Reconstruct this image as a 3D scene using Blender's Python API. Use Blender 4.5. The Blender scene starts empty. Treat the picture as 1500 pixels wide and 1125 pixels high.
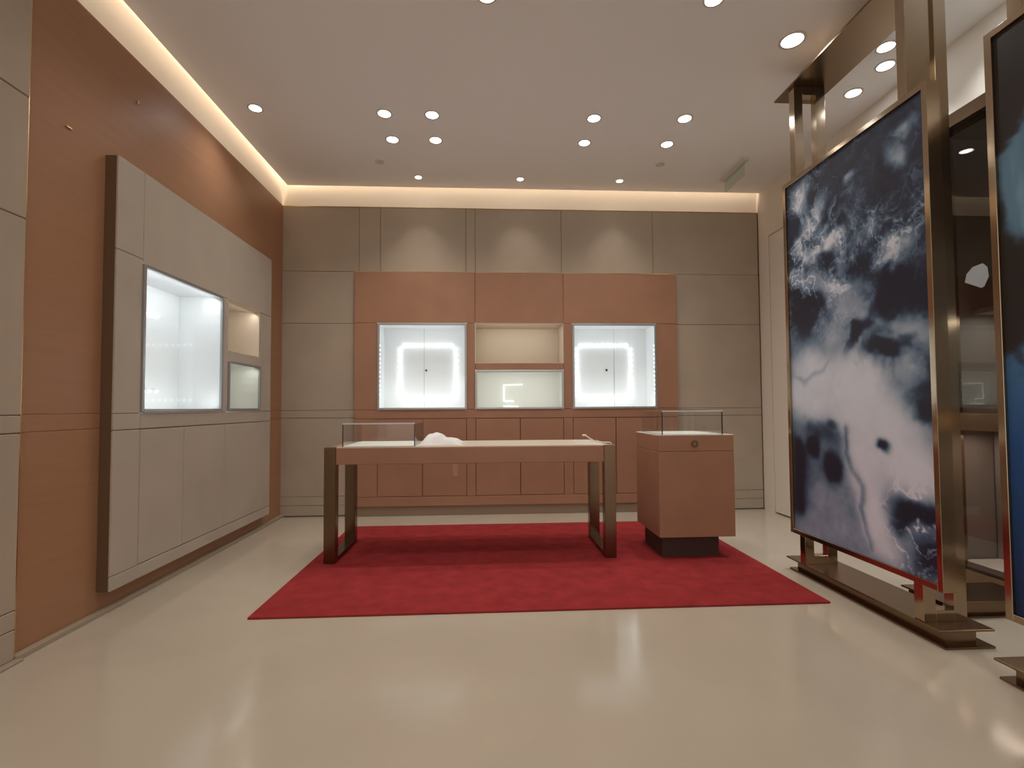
import bpy, bmesh, math, random
import numpy as np
from mathutils import Vector, Matrix, Euler

random.seed(7)
C = bpy.context.scene.collection
SC = bpy.context.scene

# ------------------------------------------------------------------ camera
EYE = 1.15
cam = bpy.data.cameras.new('camera')
cam.sensor_fit = 'HORIZONTAL'
cam.sensor_width = 36.0
cam.lens = 36.0 * 730.0 / 1500.0
cam.shift_y = 9.5 / 1500.0
cam.clip_start = 0.02
camo = bpy.data.objects.new('camera', cam)
C.objects.link(camo)
camo.location = (0, 0, EYE)
yaw = math.atan(39 / 730.0)
pitch = math.atan(25 / 730.0)
roll = -0.006
camo.rotation_euler = (Matrix.Rotation(-yaw, 3, 'Z') @ Matrix.Rotation(math.pi / 2 + pitch, 3, 'X')
                       @ Matrix.Rotation(roll, 3, 'Z')).to_euler()
SC.camera = camo

# ------------------------------------------------------------------ world + exposure
w = bpy.data.worlds.new('world')
SC.world = w
w.use_nodes = True
w.node_tree.nodes['Background'].inputs[0].default_value = (1.0, 0.90, 0.78, 1)
w.node_tree.nodes['Background'].inputs[1].default_value = 0.55
SC.view_settings.view_transform = 'Standard'
SC.view_settings.look = 'None'
SC.view_settings.exposure = 0.98
SC.view_settings.gamma = 1.0
SC.view_settings.use_curve_mapping = False

WARM = (1.0, 0.84, 0.67)
NEUTRAL = (1.0, 0.94, 0.87)
COOL = (0.90, 0.97, 1.0)
P_DOWN = 13.0        # each downlight
P_FILL_NEAR = 8.0   # each added, unseen spot of the room's front half, above and behind the photographer
P_COVE = 2.0         # per metre of cove strip
P_CASE = 0.43         # bright showcase
P_SOFT = 0.60         # dimmer showcase


def spot(x, y, z, power, col, angle=130, blend=0.9, r=0.045, aim=None):
    L = bpy.data.lights.new('downlight_or_fill_beam', 'SPOT')
    L.energy = power
    L.color = col
    L.spot_size = math.radians(angle)
    L.spot_blend = blend
    L.shadow_soft_size = r
    o = bpy.data.objects.new('downlight_or_fill_beam', L)
    o.location = (x, y, z)
    if aim is not None:
        o.rotation_euler = (Vector(aim) - Vector((x, y, z))).to_track_quat('-Z', 'Y').to_euler()
    C.objects.link(o)
    return o


def strip(loc, sx, sy, direction, power, col, spread=180):
    """area lamp: sx long across, sy along the local y"""
    L = bpy.data.lights.new('strip_light', 'AREA')
    L.shape = 'RECTANGLE'
    L.size = sx
    L.size_y = sy
    L.energy = power
    L.color = col
    L.spread = math.radians(spread)
    o = bpy.data.objects.new('strip_light', L)
    o.location = loc
    o.rotation_euler = Vector(direction).to_track_quat('-Z', 'Y').to_euler()
    C.objects.link(o)
    return o


H = 3.56            # ceiling height
XL, XR, YB, YF = -2.195, 3.11, 5.48, -2.6

# cove strips, hidden behind the ceiling slab's edge
L_ = strip((-2.04, (5.40 + YF) / 2, 3.90), 0.03, 5.40 - YF, (-1, 0, -1.6), P_COVE * (5.40 - YF), WARM)
nz = Vector((1, 0, 1.6)).normalized()
L_.rotation_euler = Matrix((Vector((0, 1, 0)).cross(nz), Vector((0, 1, 0)), nz)).transposed().to_euler()
L_ = strip(((XL + XR) / 2 + 0.04, 5.335, 3.90), XR + 2.08, 0.03, (0, 1, -1.6), P_COVE * 5.2, WARM)

spot(2.75, 1.0, H - 0.02, P_DOWN, (0.93, 0.97, 1.0))  # added unseen cool spot, brightens the floor behind the screens
# unseen spots without fixtures, added to light the near half of the shop
for yy in (1.5, 0.2, -1.2):
    for xx in (-1.3, 0.05, 1.4):
        spot(xx, yy, H - 0.02, P_FILL_NEAR, NEUTRAL)

# ------------------------------------------------------------------ materials
def nt(name):
    m = bpy.data.materials.new(name)
    m.use_nodes = True
    n = m.node_tree
    return m, n, n.nodes['Principled BSDF']


def mat(name, col, rough=0.5, metal=0.0, spec=0.5, var=0.0, vscale=6.0, bump=0.0, bscale=300.0, stretch=None, coat=0.0):
    m, n, b = nt(name)
    b.inputs['Base Color'].default_value = (*col, 1)
    b.inputs['Roughness'].default_value = rough
    b.inputs['Metallic'].default_value = metal
    b.inputs['Specular IOR Level'].default_value = spec
    if coat:
        b.inputs['Coat Weight'].default_value = coat
        b.inputs['Coat Roughness'].default_value = 0.15
    tc = n.nodes.new('ShaderNodeTexCoord')
    mp = n.nodes.new('ShaderNodeMapping')
    n.links.new(tc.outputs['Object'], mp.inputs[0])
    if stretch:
        mp.inputs['Scale'].default_value = stretch
    if var:
        t = n.nodes.new('ShaderNodeTexNoise')
        t.inputs['Scale'].default_value = vscale
        t.inputs['Detail'].default_value = 5
        n.links.new(mp.outputs[0], t.inputs['Vector'])
        r = n.nodes.new('ShaderNodeValToRGB')
        r.color_ramp.elements[0].position = 0.3
        r.color_ramp.elements[1].position = 0.7
        r.color_ramp.elements[0].color = (*[c * (1 - var) for c in col], 1)
        r.color_ramp.elements[1].color = (*[min(1, c * (1 + var)) for c in col], 1)
        n.links.new(t.outputs['Fac'], r.inputs[0])
        n.links.new(r.outputs[0], b.inputs['Base Color'])
    if bump:
        t2 = n.nodes.new('ShaderNodeTexNoise')
        t2.inputs['Scale'].default_value = bscale
        t2.inputs['Detail'].default_value = 3
        n.links.new(mp.outputs[0], t2.inputs['Vector'])
        bp = n.nodes.new('ShaderNodeBump')
        bp.inputs['Strength'].default_value = bump
        bp.inputs['Distance'].default_value = 0.002
        n.links.new(t2.outputs['Fac'], bp.inputs['Height'])
        n.links.new(bp.outputs[0], b.inputs['Normal'])
    return m


def emis(name, col, s):
    m, n, b = nt(name)
    n.nodes.remove(b)
    e = n.nodes.new('ShaderNodeEmission')
    e.inputs[0].default_value = (*col, 1)
    e.inputs[1].default_value = s
    n.links.new(e.outputs[0], n.nodes['Material Output'].inputs[0])
    return m


def glass(name, tint, ior=1.45, gloss=1.0):
    """thin pane: see-through with a Fresnel mirror reflection"""
    m, n, b = nt(name)
    n.nodes.remove(b)
    tr = n.nodes.new('ShaderNodeBsdfTransparent')
    tr.inputs[0].default_value = (*tint, 1)
    gl = n.nodes.new('ShaderNodeBsdfGlossy')
    gl.inputs['Roughness'].default_value = 0.01
    gl.inputs[0].default_value = (gloss, gloss, gloss, 1)
    lw = n.nodes.new('ShaderNodeLayerWeight')
    pw = n.nodes.new('ShaderNodeMath')
    pw.operation = 'POWER'
    pw.inputs[1].default_value = 5.0
    n.links.new(lw.outputs['Facing'], pw.inputs[0])
    fr = n.nodes.new('ShaderNodeMath')
    fr.operation = 'MULTIPLY_ADD'
    f0 = ((ior - 1) / (ior + 1)) ** 2
    fr.inputs[1].default_value = 1.0 - f0
    fr.inputs[2].default_value = f0
    fr.use_clamp = True
    n.links.new(pw.outputs[0], fr.inputs[0])
    mx = n.nodes.new('ShaderNodeMixShader')
    n.links.new(fr.outputs[0], mx.inputs[0])
    lw.inputs['Blend'].default_value = 0.5
    n.links.new(tr.outputs[0], mx.inputs[1])
    n.links.new(gl.outputs[0], mx.inputs[2])
    n.links.new(mx.outputs[0], n.nodes['Material Output'].inputs[0])
    return m


M = {}
M['floor'] = mat('polished_stone', (0.475, 0.408, 0.325), 0.13, spec=0.45, var=0.035, vscale=2.2)
M['ceiling'] = mat('ceiling_paint', (0.84, 0.83, 0.82), 0.9, spec=0.1)
M['plaster'] = mat('warm_plaster', (0.80, 0.735, 0.65), 0.85, spec=0.15)
M['cove'] = mat('cove_plaster', (0.74, 0.66, 0.56), 0.9, spec=0.1)
M['leather'] = mat('beige_leather', (0.41, 0.335, 0.26), 0.55, spec=0.3, var=0.05, vscale=3.0, bump=0.25, bscale=260)
M['leather_cool'] = mat('greige_leather', (0.43, 0.37, 0.305), 0.55, spec=0.3, var=0.05, vscale=3.0, bump=0.25, bscale=260)
M['backing'] = mat('panel_backing', (0.22, 0.165, 0.12), 0.8)
M['veneer'] = mat('cognac_veneer', (0.35, 0.18, 0.098), 0.42, spec=0.35, var=0.045, vscale=2.0, bump=0.05, bscale=40, stretch=(1, 1, 14))
M['cognac'] = mat('cognac_leather', (0.345, 0.175, 0.105), 0.45, spec=0.4, var=0.06, vscale=4, bump=0.2, bscale=260)
M['cognac_back'] = mat('cognac_joint', (0.13, 0.06, 0.035), 0.7)
M['bronze'] = mat('bronze_metal', (0.25, 0.175, 0.115), 0.26, metal=1.0)
M['leg_bronze'] = mat('table_leg_bronze', (0.165, 0.108, 0.070), 0.24, metal=1.0)
M['dark_bronze'] = mat('dark_bronze_panel', (0.17, 0.105, 0.062), 0.4, metal=0.35)
M['gold'] = mat('polished_gold_steel', (0.44, 0.345, 0.245), 0.14, metal=1.0)
M['gold_trim'] = mat('thin_gold_trim', (0.70, 0.50, 0.28), 0.2, metal=1.0)
M['carpet'] = mat('red_carpet', (0.285, 0.030, 0.031), 0.95, spec=0.1, var=0.16, vscale=9, bump=0.8, bscale=420)
M['case_white'] = mat('white_case_lining', (0.80, 0.815, 0.82), 0.45, spec=0.3)
M['case_soft'] = mat('pale_case_lining', (0.72, 0.72, 0.68), 0.5, spec=0.3)
M['case_warm'] = mat('cream_case_lining', (0.62, 0.545, 0.45), 0.6, spec=0.3)
M['alu'] = mat('silver_frame', (0.42, 0.43, 0.44), 0.35, metal=0.8)
M['white'] = mat('white_board', (0.80, 0.78, 0.73), 0.6)
M['cloth'] = mat('white_cloth', (0.70, 0.69, 0.67), 0.85, spec=0.1, bump=0.3, bscale=500)
M['topbeige'] = mat('beige_top_inlay', (0.55, 0.47, 0.38), 0.4)
M['darkseam'] = mat('dark_glass_seam', (0.035, 0.033, 0.032), 0.3)
M['plinth'] = mat('dark_plinth', (0.055, 0.028, 0.02), 0.6)
M['cabinet_base'] = mat('brown_base', (0.25, 0.165, 0.11), 0.5)
M['glass'] = glass('clear_glass', (0.985, 0.99, 0.985), gloss=0.6)
M['glass_edge'] = glass('pale_glass_top', (0.94, 0.965, 0.96), ior=1.7)
M['lid_edge'] = mat('frosted_glass_edge', (0.62, 0.66, 0.66), 0.25)
M['ar_glass'] = glass('clear_showcase_glass', (0.985, 0.99, 0.985), gloss=0.4)
M['tint'] = glass('smoked_glass', (0.62, 0.57, 0.53), ior=1.55)
M['green_glass'] = glass('green_tinted_glass', (0.88, 0.93, 0.88), ior=1.3)
M['led'] = emis('led_glow', (0.93, 0.98, 1.0), 2.6)
M['led_reflected'] = emis('led_reflected_glow', (0.95, 0.98, 0.95), 1.3)
M['lamp_w'] = emis('lamp_glow', (1.0, 0.95, 0.88), 9.0)
M['lamp_c'] = emis('cool_lamp_glow', (0.92, 0.96, 1.0), 9.0)
M['ring'] = mat('lamp_ring', (0.62, 0.58, 0.53), 0.5)
M['sensor'] = mat('ceiling_sensor', (0.62, 0.59, 0.55), 0.6)
M['skirt'] = mat('stone_skirting', (0.36, 0.29, 0.215), 0.4)
M['hole'] = mat('dark_socket', (0.03, 0.03, 0.03), 0.5)
M['grey_lining'] = mat('grey_showcase_lining', (0.33, 0.30, 0.275), 0.6)
M['brown_lining'] = mat('brown_showcase_lining', (0.17, 0.145, 0.125), 0.5)
M['teal_lining'] = mat('grey_green_lining', (0.27, 0.31, 0.31), 0.4)
M['paper'] = mat('pale_paper', (0.42, 0.24, 0.16), 0.5)
M['pale_reflection'] = mat('pale_reflection', (0.36, 0.35, 0.34), 0.6)
M['cable'] = mat('white_cable', (0.8, 0.77, 0.7), 0.5)


# ------------------------------------------------------------------ mesh helpers
class MB:
    def __init__(s):
        s.bm = bmesh.new()

    def box(s, x0, x1, y0, y1, z0, z1, bev=0.0, seg=1):
        b = bmesh.new()
        bmesh.ops.create_cube(b, size=1.0)
        for v in b.verts:
            v.co = Vector(((x0 + x1) / 2 + v.co.x * (x1 - x0), (y0 + y1) / 2 + v.co.y * (y1 - y0),
                           (z0 + z1) / 2 + v.co.z * (z1 - z0)))
        if bev:
            bmesh.ops.bevel(b, geom=b.edges[:], offset=bev, segments=seg, affect='EDGES', profile=0.5)
        s._add(b)
        return s

    def cyl(s, p0, p1, r0, r1=None, n=24, smooth=True):
        r1 = r0 if r1 is None else r1
        p0, p1 = Vector(p0), Vector(p1)
        d = p1 - p0
        b = bmesh.new()
        bmesh.ops.create_cone(b, cap_ends=True, segments=n, radius1=r0, radius2=r1, depth=d.length)
        mt = Matrix.Translation((p0 + p1) / 2) @ d.to_track_quat('Z', 'Y').to_matrix().to_4x4()
        bmesh.ops.transform(b, matrix=mt, verts=b.verts)
        for f in b.faces:
            f.smooth = smooth and len(f.verts) == 4
        s._add(b)
        return s

    def ring(s, c, axis, ro, ri, t, n=32):
        """flat ring of thickness t along axis, centred at c"""
        q = Vector(axis).to_track_quat('Z', 'Y').to_matrix().to_4x4()
        mt = Matrix.Translation(Vector(c)) @ q
        b = bmesh.new()
        rows = []
        for (r, z) in ((ri, -t / 2), (ro, -t / 2), (ro, t / 2), (ri, t / 2)):
            rows.append([b.verts.new((r * math.cos(2 * math.pi * k / n), r * math.sin(2 * math.pi * k / n), z)) for k in range(n)])
        for i in range(4):
            a, c2 = rows[i], rows[(i + 1) % 4]
            for k in range(n):
                b.faces.new((a[k], a[(k + 1) % n], c2[(k + 1) % n], c2[k]))
        bmesh.ops.recalc_face_normals(b, faces=b.faces[:])
        bmesh.ops.transform(b, matrix=mt, verts=b.verts)
        s._add(b)
        return s

    def ball(s, c, r, sub=1):
        b = bmesh.new()
        bmesh.ops.create_icosphere(b, subdivisions=sub, radius=r)
        bmesh.ops.translate(b, vec=Vector(c), verts=b.verts)
        for f in b.faces:
            f.smooth = True
        s._add(b)
        return s

    def tube(s, pts, r, n=8):
        pts = [Vector(p) for p in pts]
        b = bmesh.new()
        rings = []
        for i, p in enumerate(pts):
            d = (pts[min(i + 1, len(pts) - 1)] - pts[max(i - 1, 0)]).normalized()
            q = d.to_track_quat('Z', 'Y')
            rings.append([b.verts.new(p + q @ Vector((r * math.cos(2 * math.pi * k / n), r * math.sin(2 * math.pi * k / n), 0)))
                          for k in range(n)])
        for a, c in zip(rings, rings[1:]):
            for k in range(n):
                f = b.faces.new((a[k], a[(k + 1) % n], c[(k + 1) % n], c[k]))
                f.smooth = True
        b.faces.new(rings[0][::-1])
        b.faces.new(rings[-1])
        bmesh.ops.recalc_face_normals(b, faces=b.faces[:])
        s._add(b)
        return s

    def _add(s, b):
        me = bpy.data.meshes.new('tmp')
        b.to_mesh(me)
        b.free()
        s.bm.from_mesh(me)
        bpy.data.meshes.remove(me)

    def build(s, name, m, parent=None, kind=None, base=None):
        me = bpy.data.meshes.new(name)
        off = Vector((0, 0, 0))
        p = parent
        while p is not None:
            off += p.location
            p = p.parent
        o = bpy.data.objects.new(name, me)
        if parent is None:
            vs = [v.co for v in s.bm.verts]
            lo = Vector([min(v[i] for v in vs) for i in range(3)])
            hi = Vector([max(v[i] for v in vs) for i in range(3)])
            base = Vector(((lo.x + hi.x) / 2, (lo.y + hi.y) / 2, lo.z)) if base is None else Vector(base)
            off = base
            o.location = base
        for v in s.bm.verts:
            v.co -= off
        s.bm.to_mesh(me)
        s.bm.free()
        me.materials.append(m)
        C.objects.link(o)
        if parent is not None:
            o.parent = parent
        if kind:
            o['kind'] = kind
        return o


def box(name, m, b, parent=None, bev=0.0, kind=None, label=None):
    o = MB().box(*b, bev=bev).build(name, m, parent, kind)
    if label:
        o['label'] = label
    return o


def thing(name, label, cat, loc, group=None):
    o = bpy.data.objects.new(name, None)
    o.empty_display_size = 0.1
    C.objects.link(o)
    o.location = loc
    o['label'] = label
    o['category'] = cat
    if group:
        o['group'] = group
    return o


def tag(o, label, cat, group=None):
    o['label'] = label
    o['category'] = cat
    if group:
        o['group'] = group
    return o


def dup(root, delta, label=None, group=None):
    r = root.copy()
    C.objects.link(r)
    r.location = root.location + Vector(delta)
    if label:
        r['label'] = label
    if group:
        r['group'] = group

    def rec(src, dst):
        for ch in list(src.children):
            c = ch.copy()
            C.objects.link(c)
            c.parent = dst
            rec(ch, c)
    rec(root, r)
    return r


# ================================================================== STRUCTURE
box('floor', M['floor'], (-2.4, 3.9, YF - 0.1, YB + 0.15, -0.08, 0.0), kind='structure')

cl = MB()
cl.box(-2.12, 3.9, YF, 5.41, H, H + 0.035)
ceiling = cl.build('ceiling', M['ceiling'], kind='structure')
box('recess_lid', M['cove'], (-2.3, 3.9, YF, 5.6, 3.95, 4.0), ceiling)
# --- back wall: plaster carcass with an opening for the showcase bodies, clad in leather panels
wb = MB()
wb.box(-2.3, -1.19, YB, YB + 0.1, 0, 3.95).box(1.93, XR, YB, YB + 0.1, 0, 3.95)
wb.box(-1.19, 1.93, YB, YB + 0.1, 0, 1.08).box(-1.19, 1.93, YB, YB + 0.1, 2.12, 3.95)
wall_back = wb.build('wall_back', M['cove'], kind='structure')
box('panel_backing', M['backing'], (XL, -1.36, YB - 0.012, YB, 0, 3.345), wall_back)
box('panel_backing', M['backing'], (2.09, 3.103, YB - 0.012, YB, 0, 3.345), wall_back)
box('panel_backing', M['backing'], (-1.36, 2.09, YB - 0.012, YB, 2.6, 3.345), wall_back)
rows = [(0.012, 0.117), (0.120, 0.212), (0.215, 1.046), (1.050, 1.130), (1.133, 2.068), (2.071, 2.636)]
for z0, z1 in rows:
    for x0, x1 in ((XL + 0.002, -1.375), (2.10, 3.100)):
        box('leather_panel', M['leather'], (x0, x1, 5.452, YB - 0.012, z0, z1), wall_back, bev=0.003)
xs = [XL + 0.002, -1.367, -1.139, -0.209, -0.106, 0.850, 1.884, 3.100]
for a, b in zip(xs, xs[1:]):
    box('leather_panel', M['leather'], (a + 0.0015, b - 0.0015, 5.452, YB - 0.012, 2.639, 3.345), wall_back, bev=0.003)
box('ledge_trim', M['gold_trim'], (XL, 3.108, 5.450, YB, 3.345, 3.353), wall_back)
box('edge_trim', M['bronze'], (3.100, 3.108, 5.450, YB, 0, 3.345), wall_back)

# --- left wall
wl = MB()
wl.box(XL - 0.1, XL, YF, 3.12, 0, 3.95).box(XL - 0.1, XL, 4.83, YB, 0, 3.95)
wl.box(XL - 0.1, XL, 3.12, 4.83, 0, 1.08).box(XL - 0.1, XL, 3.12, 4.83, 2.11, 3.95)
wall_left = wl.build('wall_left', M['cove'], kind='structure')
VX = XL + 0.016
Y0, Y1 = 2.458, 5.450
box('veneer_panel', M['veneer'], (XL, VX, Y0, Y1, 0.026, 1.0455), wall_left, bev=0.0015)
box('veneer_panel', M['veneer'], (XL, VX, Y0, 3.08, 1.0475, 1.131), wall_left, bev=0.0015)
box('veneer_panel', M['veneer'], (XL, VX, 4.86, Y1, 1.0475, 1.131), wall_left, bev=0.0015)
u = MB().box(XL, VX, Y0, 3.08, 1.133, 3.35).box(XL, VX, 4.86, Y1, 1.133, 3.35).box(XL, VX, 3.08, 4.86, 2.15, 3.35)
u.build('veneer_panel', M['veneer'], wall_left)
box('baseboard_left', M['skirt'], (XL, -2.146, 2.44, YB, 0, 0.026), bev=0.002, kind='structure')
box('baseboard_left', M['skirt'], (XL, -2.125, 1.2, 2.45, 0, 0.012), bev=0.002, kind='structure')
# leather clad part at the far left, standing a little proud
LX = -2.158
box('panel_backing', M['backing'], (XL, LX - 0.012, 1.2, 2.440, 0, 3.345), wall_left)
for z0, z1 in [(0.012, 0.145), (0.148, 0.232), (0.235, 1.042), (1.046, 1.126), (1.129, 2.050), (2.054, 2.634), (2.638, 3.350)]:
    box('leather_panel', M['leather'], (LX - 0.014, LX, 1.2, 2.440, z0, z1), wall_left, bev=0.004)
box('edge_trim', M['gold_trim'], (XL, LX - 0.006, 2.4425, 2.4475, 0, 3.35), wall_left)

# --- right wall with a flush door, then the shop window bay
wr = MB()
wr.box(XR, XR + 0.12, 5.255, YB + 0.1, 0, 3.95).box(XR, XR + 0.12, 4.25, 5.255, 3.02, 3.95)
wr.box(XR, XR + 0.12, 3.24, 4.25, 0, 3.95).box(XR, XR + 0.12, 0.9, 3.24, 3.065, 3.95)
wr.box(XR, XR + 0.12, YF, 0.9, 0, 3.95)
wr.build('wall_right', M['plaster'], kind='structure')
d = box('door_1', M['plaster'], (XR + 0.003, XR + 0.05, 4.258, 5.247, 0.012, 3.012), bev=0.003, kind='structure')
box('door_reveal', M['backing'], (XR + 0.055, XR + 0.06, 4.25, 5.255, 0.0, 3.02), d)


# ================================================================== SHOWCASE NICHES
def niche_y(root, x0, x1, z0, z1, yf, yb, lining, framed, seam=None):
    """a recess opening towards -Y"""
    t = 0.012
    n = MB()
    n.box(x0, x1, yb, yb + t, z0, z1)
    n.box(x0 - t, x0, yf, yb + t, z0 - t, z1 + t).box(x1, x1 + t, yf, yb + t, z0 - t, z1 + t)
    n.box(x0, x1, yf, yb + t, z0 - t, z0).box(x0, x1, yf, yb + t, z1, z1 + t)
    o = n.build('showcase_lining', lining, root)
    if seam is not None:
        box('back_joint', M['alu'], (seam - 0.002, seam + 0.002, yb - 0.0012, yb, z0, z1), o)
    if framed:
        f = MB()
        fw = 0.017
        y0, y1 = yf - 0.014, yf + 0.008
        f.box(x0 - 0.004, x0 + fw, y0, y1, z0, z1, bev=0.002).box(x1 - fw, x1 + 0.004, y0, y1, z0, z1, bev=0.002)
        f.box(x0 + fw, x1 - fw, y0, y1, z0 - 0.004, z0 + fw, bev=0.002).box(x0 + fw, x1 - fw, y0, y1, z1 - fw, z1 + 0.004, bev=0.002)
        fr = f.build('showcase_frame', M['alu'], root)
        fr['label'] = 'thin silver metal frame'
        box('glass_pane', M['ar_glass'], (x0 + fw, x1 - fw, yf - 0.005, yf - 0.001, z0 + fw, z1 - fw), fr)
    return o


def leds(root, pts, r, m, name='led_strip_or_reflection'):
    b = MB()
    for p in pts:
        b.ball(p, r)
    return b.build(name, m, root, kind='stuff')


def line(a, b, n):
    a, b = Vector(a), Vector(b)
    return [a + (b - a) * (i / (n - 1)) for i in range(n)]


# ---- back display cabinet
BY = 5.40
cab = thing('display_cabinet', 'wide cognac leather wall cabinet with lit white showcases, on the back wall', 'cabinet', (0.36, 5.45, 0.0))
carc = MB()
CZ0, CZ1 = 0.105, 2.622
# carcass slab with four openings
NX = [(-1.150, -0.205), (-0.106, 0.851), (0.958, 1.886)]
carc.box(-1.398, NX[0][0] - 0.014, 5.412, 5.468, CZ0, CZ1)
carc.box(NX[0][1] + 0.014, NX[1][0] - 0.014, 5.412, 5.468, CZ0, CZ1)
carc.box(NX[1][1] + 0.014, NX[2][0] - 0.014, 5.412, 5.468, CZ0, CZ1)
carc.box(NX[2][1] + 0.014, 2.123, 5.412, 5.468, CZ0, CZ1)
for x0, x1 in NX:
    carc.box(x0 - 0.014, x1 + 0.014, 5.412, 5.468, CZ0, 1.12)
    carc.box(x0 - 0.014, x1 + 0.014, 5.412, 5.468, 2.078, CZ1)
carc.box(NX[1][0] - 0.014, NX[1][1] + 0.014, 5.412, 5.468, 1.565, 1.625)
carc.build('carcass', M['cognac_back'], cab)


def face(x0, x1, z0, z1, name='face_panel', bev=0.0025):
    return box(name, M['cognac'], (x0, x1, BY, 5.414, z0, z1), cab, bev=bev)


face(-1.40, -0.110, 2.070, CZ1)
face(-0.107, 0.856, 2.070, CZ1)
face(0.859, 2.125, 2.070, CZ1)
face(-1.40, -1.155, 1.135, 2.067)
face(-0.200, -0.110, 1.135, 2.067)
face(0.857, 0.953, 1.135, 2.067)
face(1.892, 2.125, 1.135, 2.067)
face(-0.107, 0.854, 1.560, 1.634)
face(-1.40, 2.125, 1.038, 1.132)
face(-1.40, -1.155, 0.207, 1.035)
face(-0.201, -0.107, 0.207, 1.035)
face(0.853, 0.953, 0.207, 1.035)
face(1.888, 2.125, 0.207, 1.035)
face(-1.40, 2.125, CZ0, 0.204)
for x0, x1 in [(-1.152, -0.677), (-0.673, -0.204), (-0.104, 0.375), (0.379, 0.850), (0.956, 1.425), (1.429, 1.885)]:
    face(x0 + 0.0015, x1 - 0.0015, 0.210, 1.032, 'cabinet_door', 0.003)
box('top_trim', M['gold_trim'], (-1.40, 2.125, BY, 5.452, CZ1, CZ1 + 0.006), cab)
box('plinth', M['cabinet_base'], (-1.39, 2.115, 5.415, 5.466, 0.0, 0.104), cab, label='dull brown recessed plinth')
tg = box('paper_tag', M['paper'], (-0.352, -0.300, BY - 0.004, BY - 0.001, 0.415, 0.545), cab, label='small pale rectangular tag on a cabinet door')

YN = 5.745
z0, z1 = 1.138, 2.062
for (x0, x1), seam, hx in ((NX[0], -0.700, -0.676), (NX[2], 1.505, 1.413)):
    niche_y(cab, x0, x1, z0, z1, 5.402, YN, M['case_white'], True, seam)
    MB().cyl((hx, YN, 1.58), (hx, YN - 0.012, 1.58), 0.012, n=16).build('back_knob', M['hole'], cab)
    lx0, lx1 = (-0.975, -0.335) if x0 < 0 else (1.063, 1.700)
    pts = line((lx0 + 0.05, YN - 0.014, 1.87), (lx1 - 0.05, YN - 0.014, 1.87), 9)
    pts += line((lx0, YN - 0.014, 1.82), (lx0, YN - 0.014, 1.30), 9)
    pts += line((lx1, YN - 0.014, 1.82), (lx1, YN - 0.014, 1.30), 9)
    pts += line((lx0 + 0.05, YN - 0.014, 1.255), (lx1 - 0.05, YN - 0.014, 1.255), 9)
    leds(cab, pts, 0.019, M['led'])
    jx = x0 + 0.012 if x0 < 0 else x1 - 0.012
    leds(cab, line((jx, 5.43, 1.30), (jx, 5.43, 1.83), 12), 0.008, M['led'])
    cx, wd = (x0 + x1) / 2, x1 - x0
    strip((cx, 5.425, z1 - 0.02), wd * 0.9, 0.02, (0, 0.6, -1), P_CASE, COOL)
    strip((cx, 5.425, z0 + 0.02), wd * 0.9, 0.02, (0, 0.8, 1), P_CASE * 1.3, COOL)
niche_y(cab, NX[1][0], NX[1][1], 1.640, 2.062, 5.402, 5.77, M['case_warm'], False)
strip((0.37, 5.425, 2.045), 0.8, 0.02, (0, 0.7, -1), P_SOFT * 0.95, (1, 0.92, 0.82))
niche_y(cab, NX[1][0], NX[1][1], 1.138, 1.552, 5.402, 5.745, M['case_soft'], True)
zz = 5.733
pts = line((0.215, zz, 1.41), (0.42, zz, 1.415), 10) + line((0.212, zz, 1.40), (0.212, zz, 1.235), 12)
pts += line((0.215, zz, 1.225), (0.32, zz, 1.225), 7) + line((0.212, zz, 1.165), (0.37, zz, 1.16), 8)
leds(cab, pts, 0.008, M['led_reflected'])  # glowing balls stand in for dim reflected LED dots
strip((0.37, 5.425, 1.552 - 0.02), 0.85, 0.02, (0, 0.6, -1), P_SOFT * 0.66, (0.97, 1.0, 0.95))
strip((0.37, 5.425, 1.138 + 0.02), 0.85, 0.02, (0, 0.8, 1), P_SOFT * 0.62, (0.97, 1.0, 0.95))

# ---- left wall cabinet
FX = -2.103
lc = thing('wall_cabinet', 'greige leather wall cabinet with bronze side and lit niches, on the left wall', 'cabinet', (-2.15, 3.97, 0.13))
k = MB()
BX0, BX1 = -2.178, FX - 0.012
NBig, NS1, NS2 = (3.163, 4.090, 1.138, 2.050), (4.188, 4.742, 1.636, 2.052), (4.190, 4.764, 1.140, 1.545)
e = 0.013
k.box(BX0, BX1, 2.942, NBig[0] - e, 0.131, 2.618).box(BX0, BX1, NBig[1] + e, NS1[0] - e, 0.131, 2.618)
k.box(BX0, BX1, 4.778, 5.0, 0.131, 2.618)
k.box(BX0, BX1, NBig[0] - e, 4.778, 0.131, 1.125).box(BX0, BX1, NBig[0] - e, 4.778, 2.066, 2.618)
k.box(BX0, BX1, NS1[0] - e, 4.778, 1.559, 1.622)
k.build('carcass', M['dark_bronze'], lc, )


def lface(y0, y1, z0, z1, name='face_panel', bev=0.0025):
    return box(name, M['leather_cool'], (FX - 0.013, FX, y0, y1, z0, z1), lc, bev=bev)


lface(2.940, 3.160, 2.078, 2.620)
lface(3.163, 5.000, 2.055, 2.620)
lface(2.940, 3.160, 1.130, 2.075)
lface(4.094, 4.184, 1.130, 2.052)
lface(4.768, 5.000, 1.130, 2.052)
lface(4.187, 4.765, 1.549, 1.632)
lface(2.940, 3.160, 1.035, 1.127)
lface(3.163, 5.000, 1.035, 1.127)
lface(2.940, 3.160, 0.214, 1.031)
lface(4.738, 5.000, 0.214, 1.031)
lface(2.940, 5.000, 0.131, 0.211)
for y0, y1 in [(3.165, 3.603), (3.607, 4.147), (4.151, 4.734)]:
    lface(y0, y1, 0.216, 1.029, 'cabinet_door', 0.003)


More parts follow.
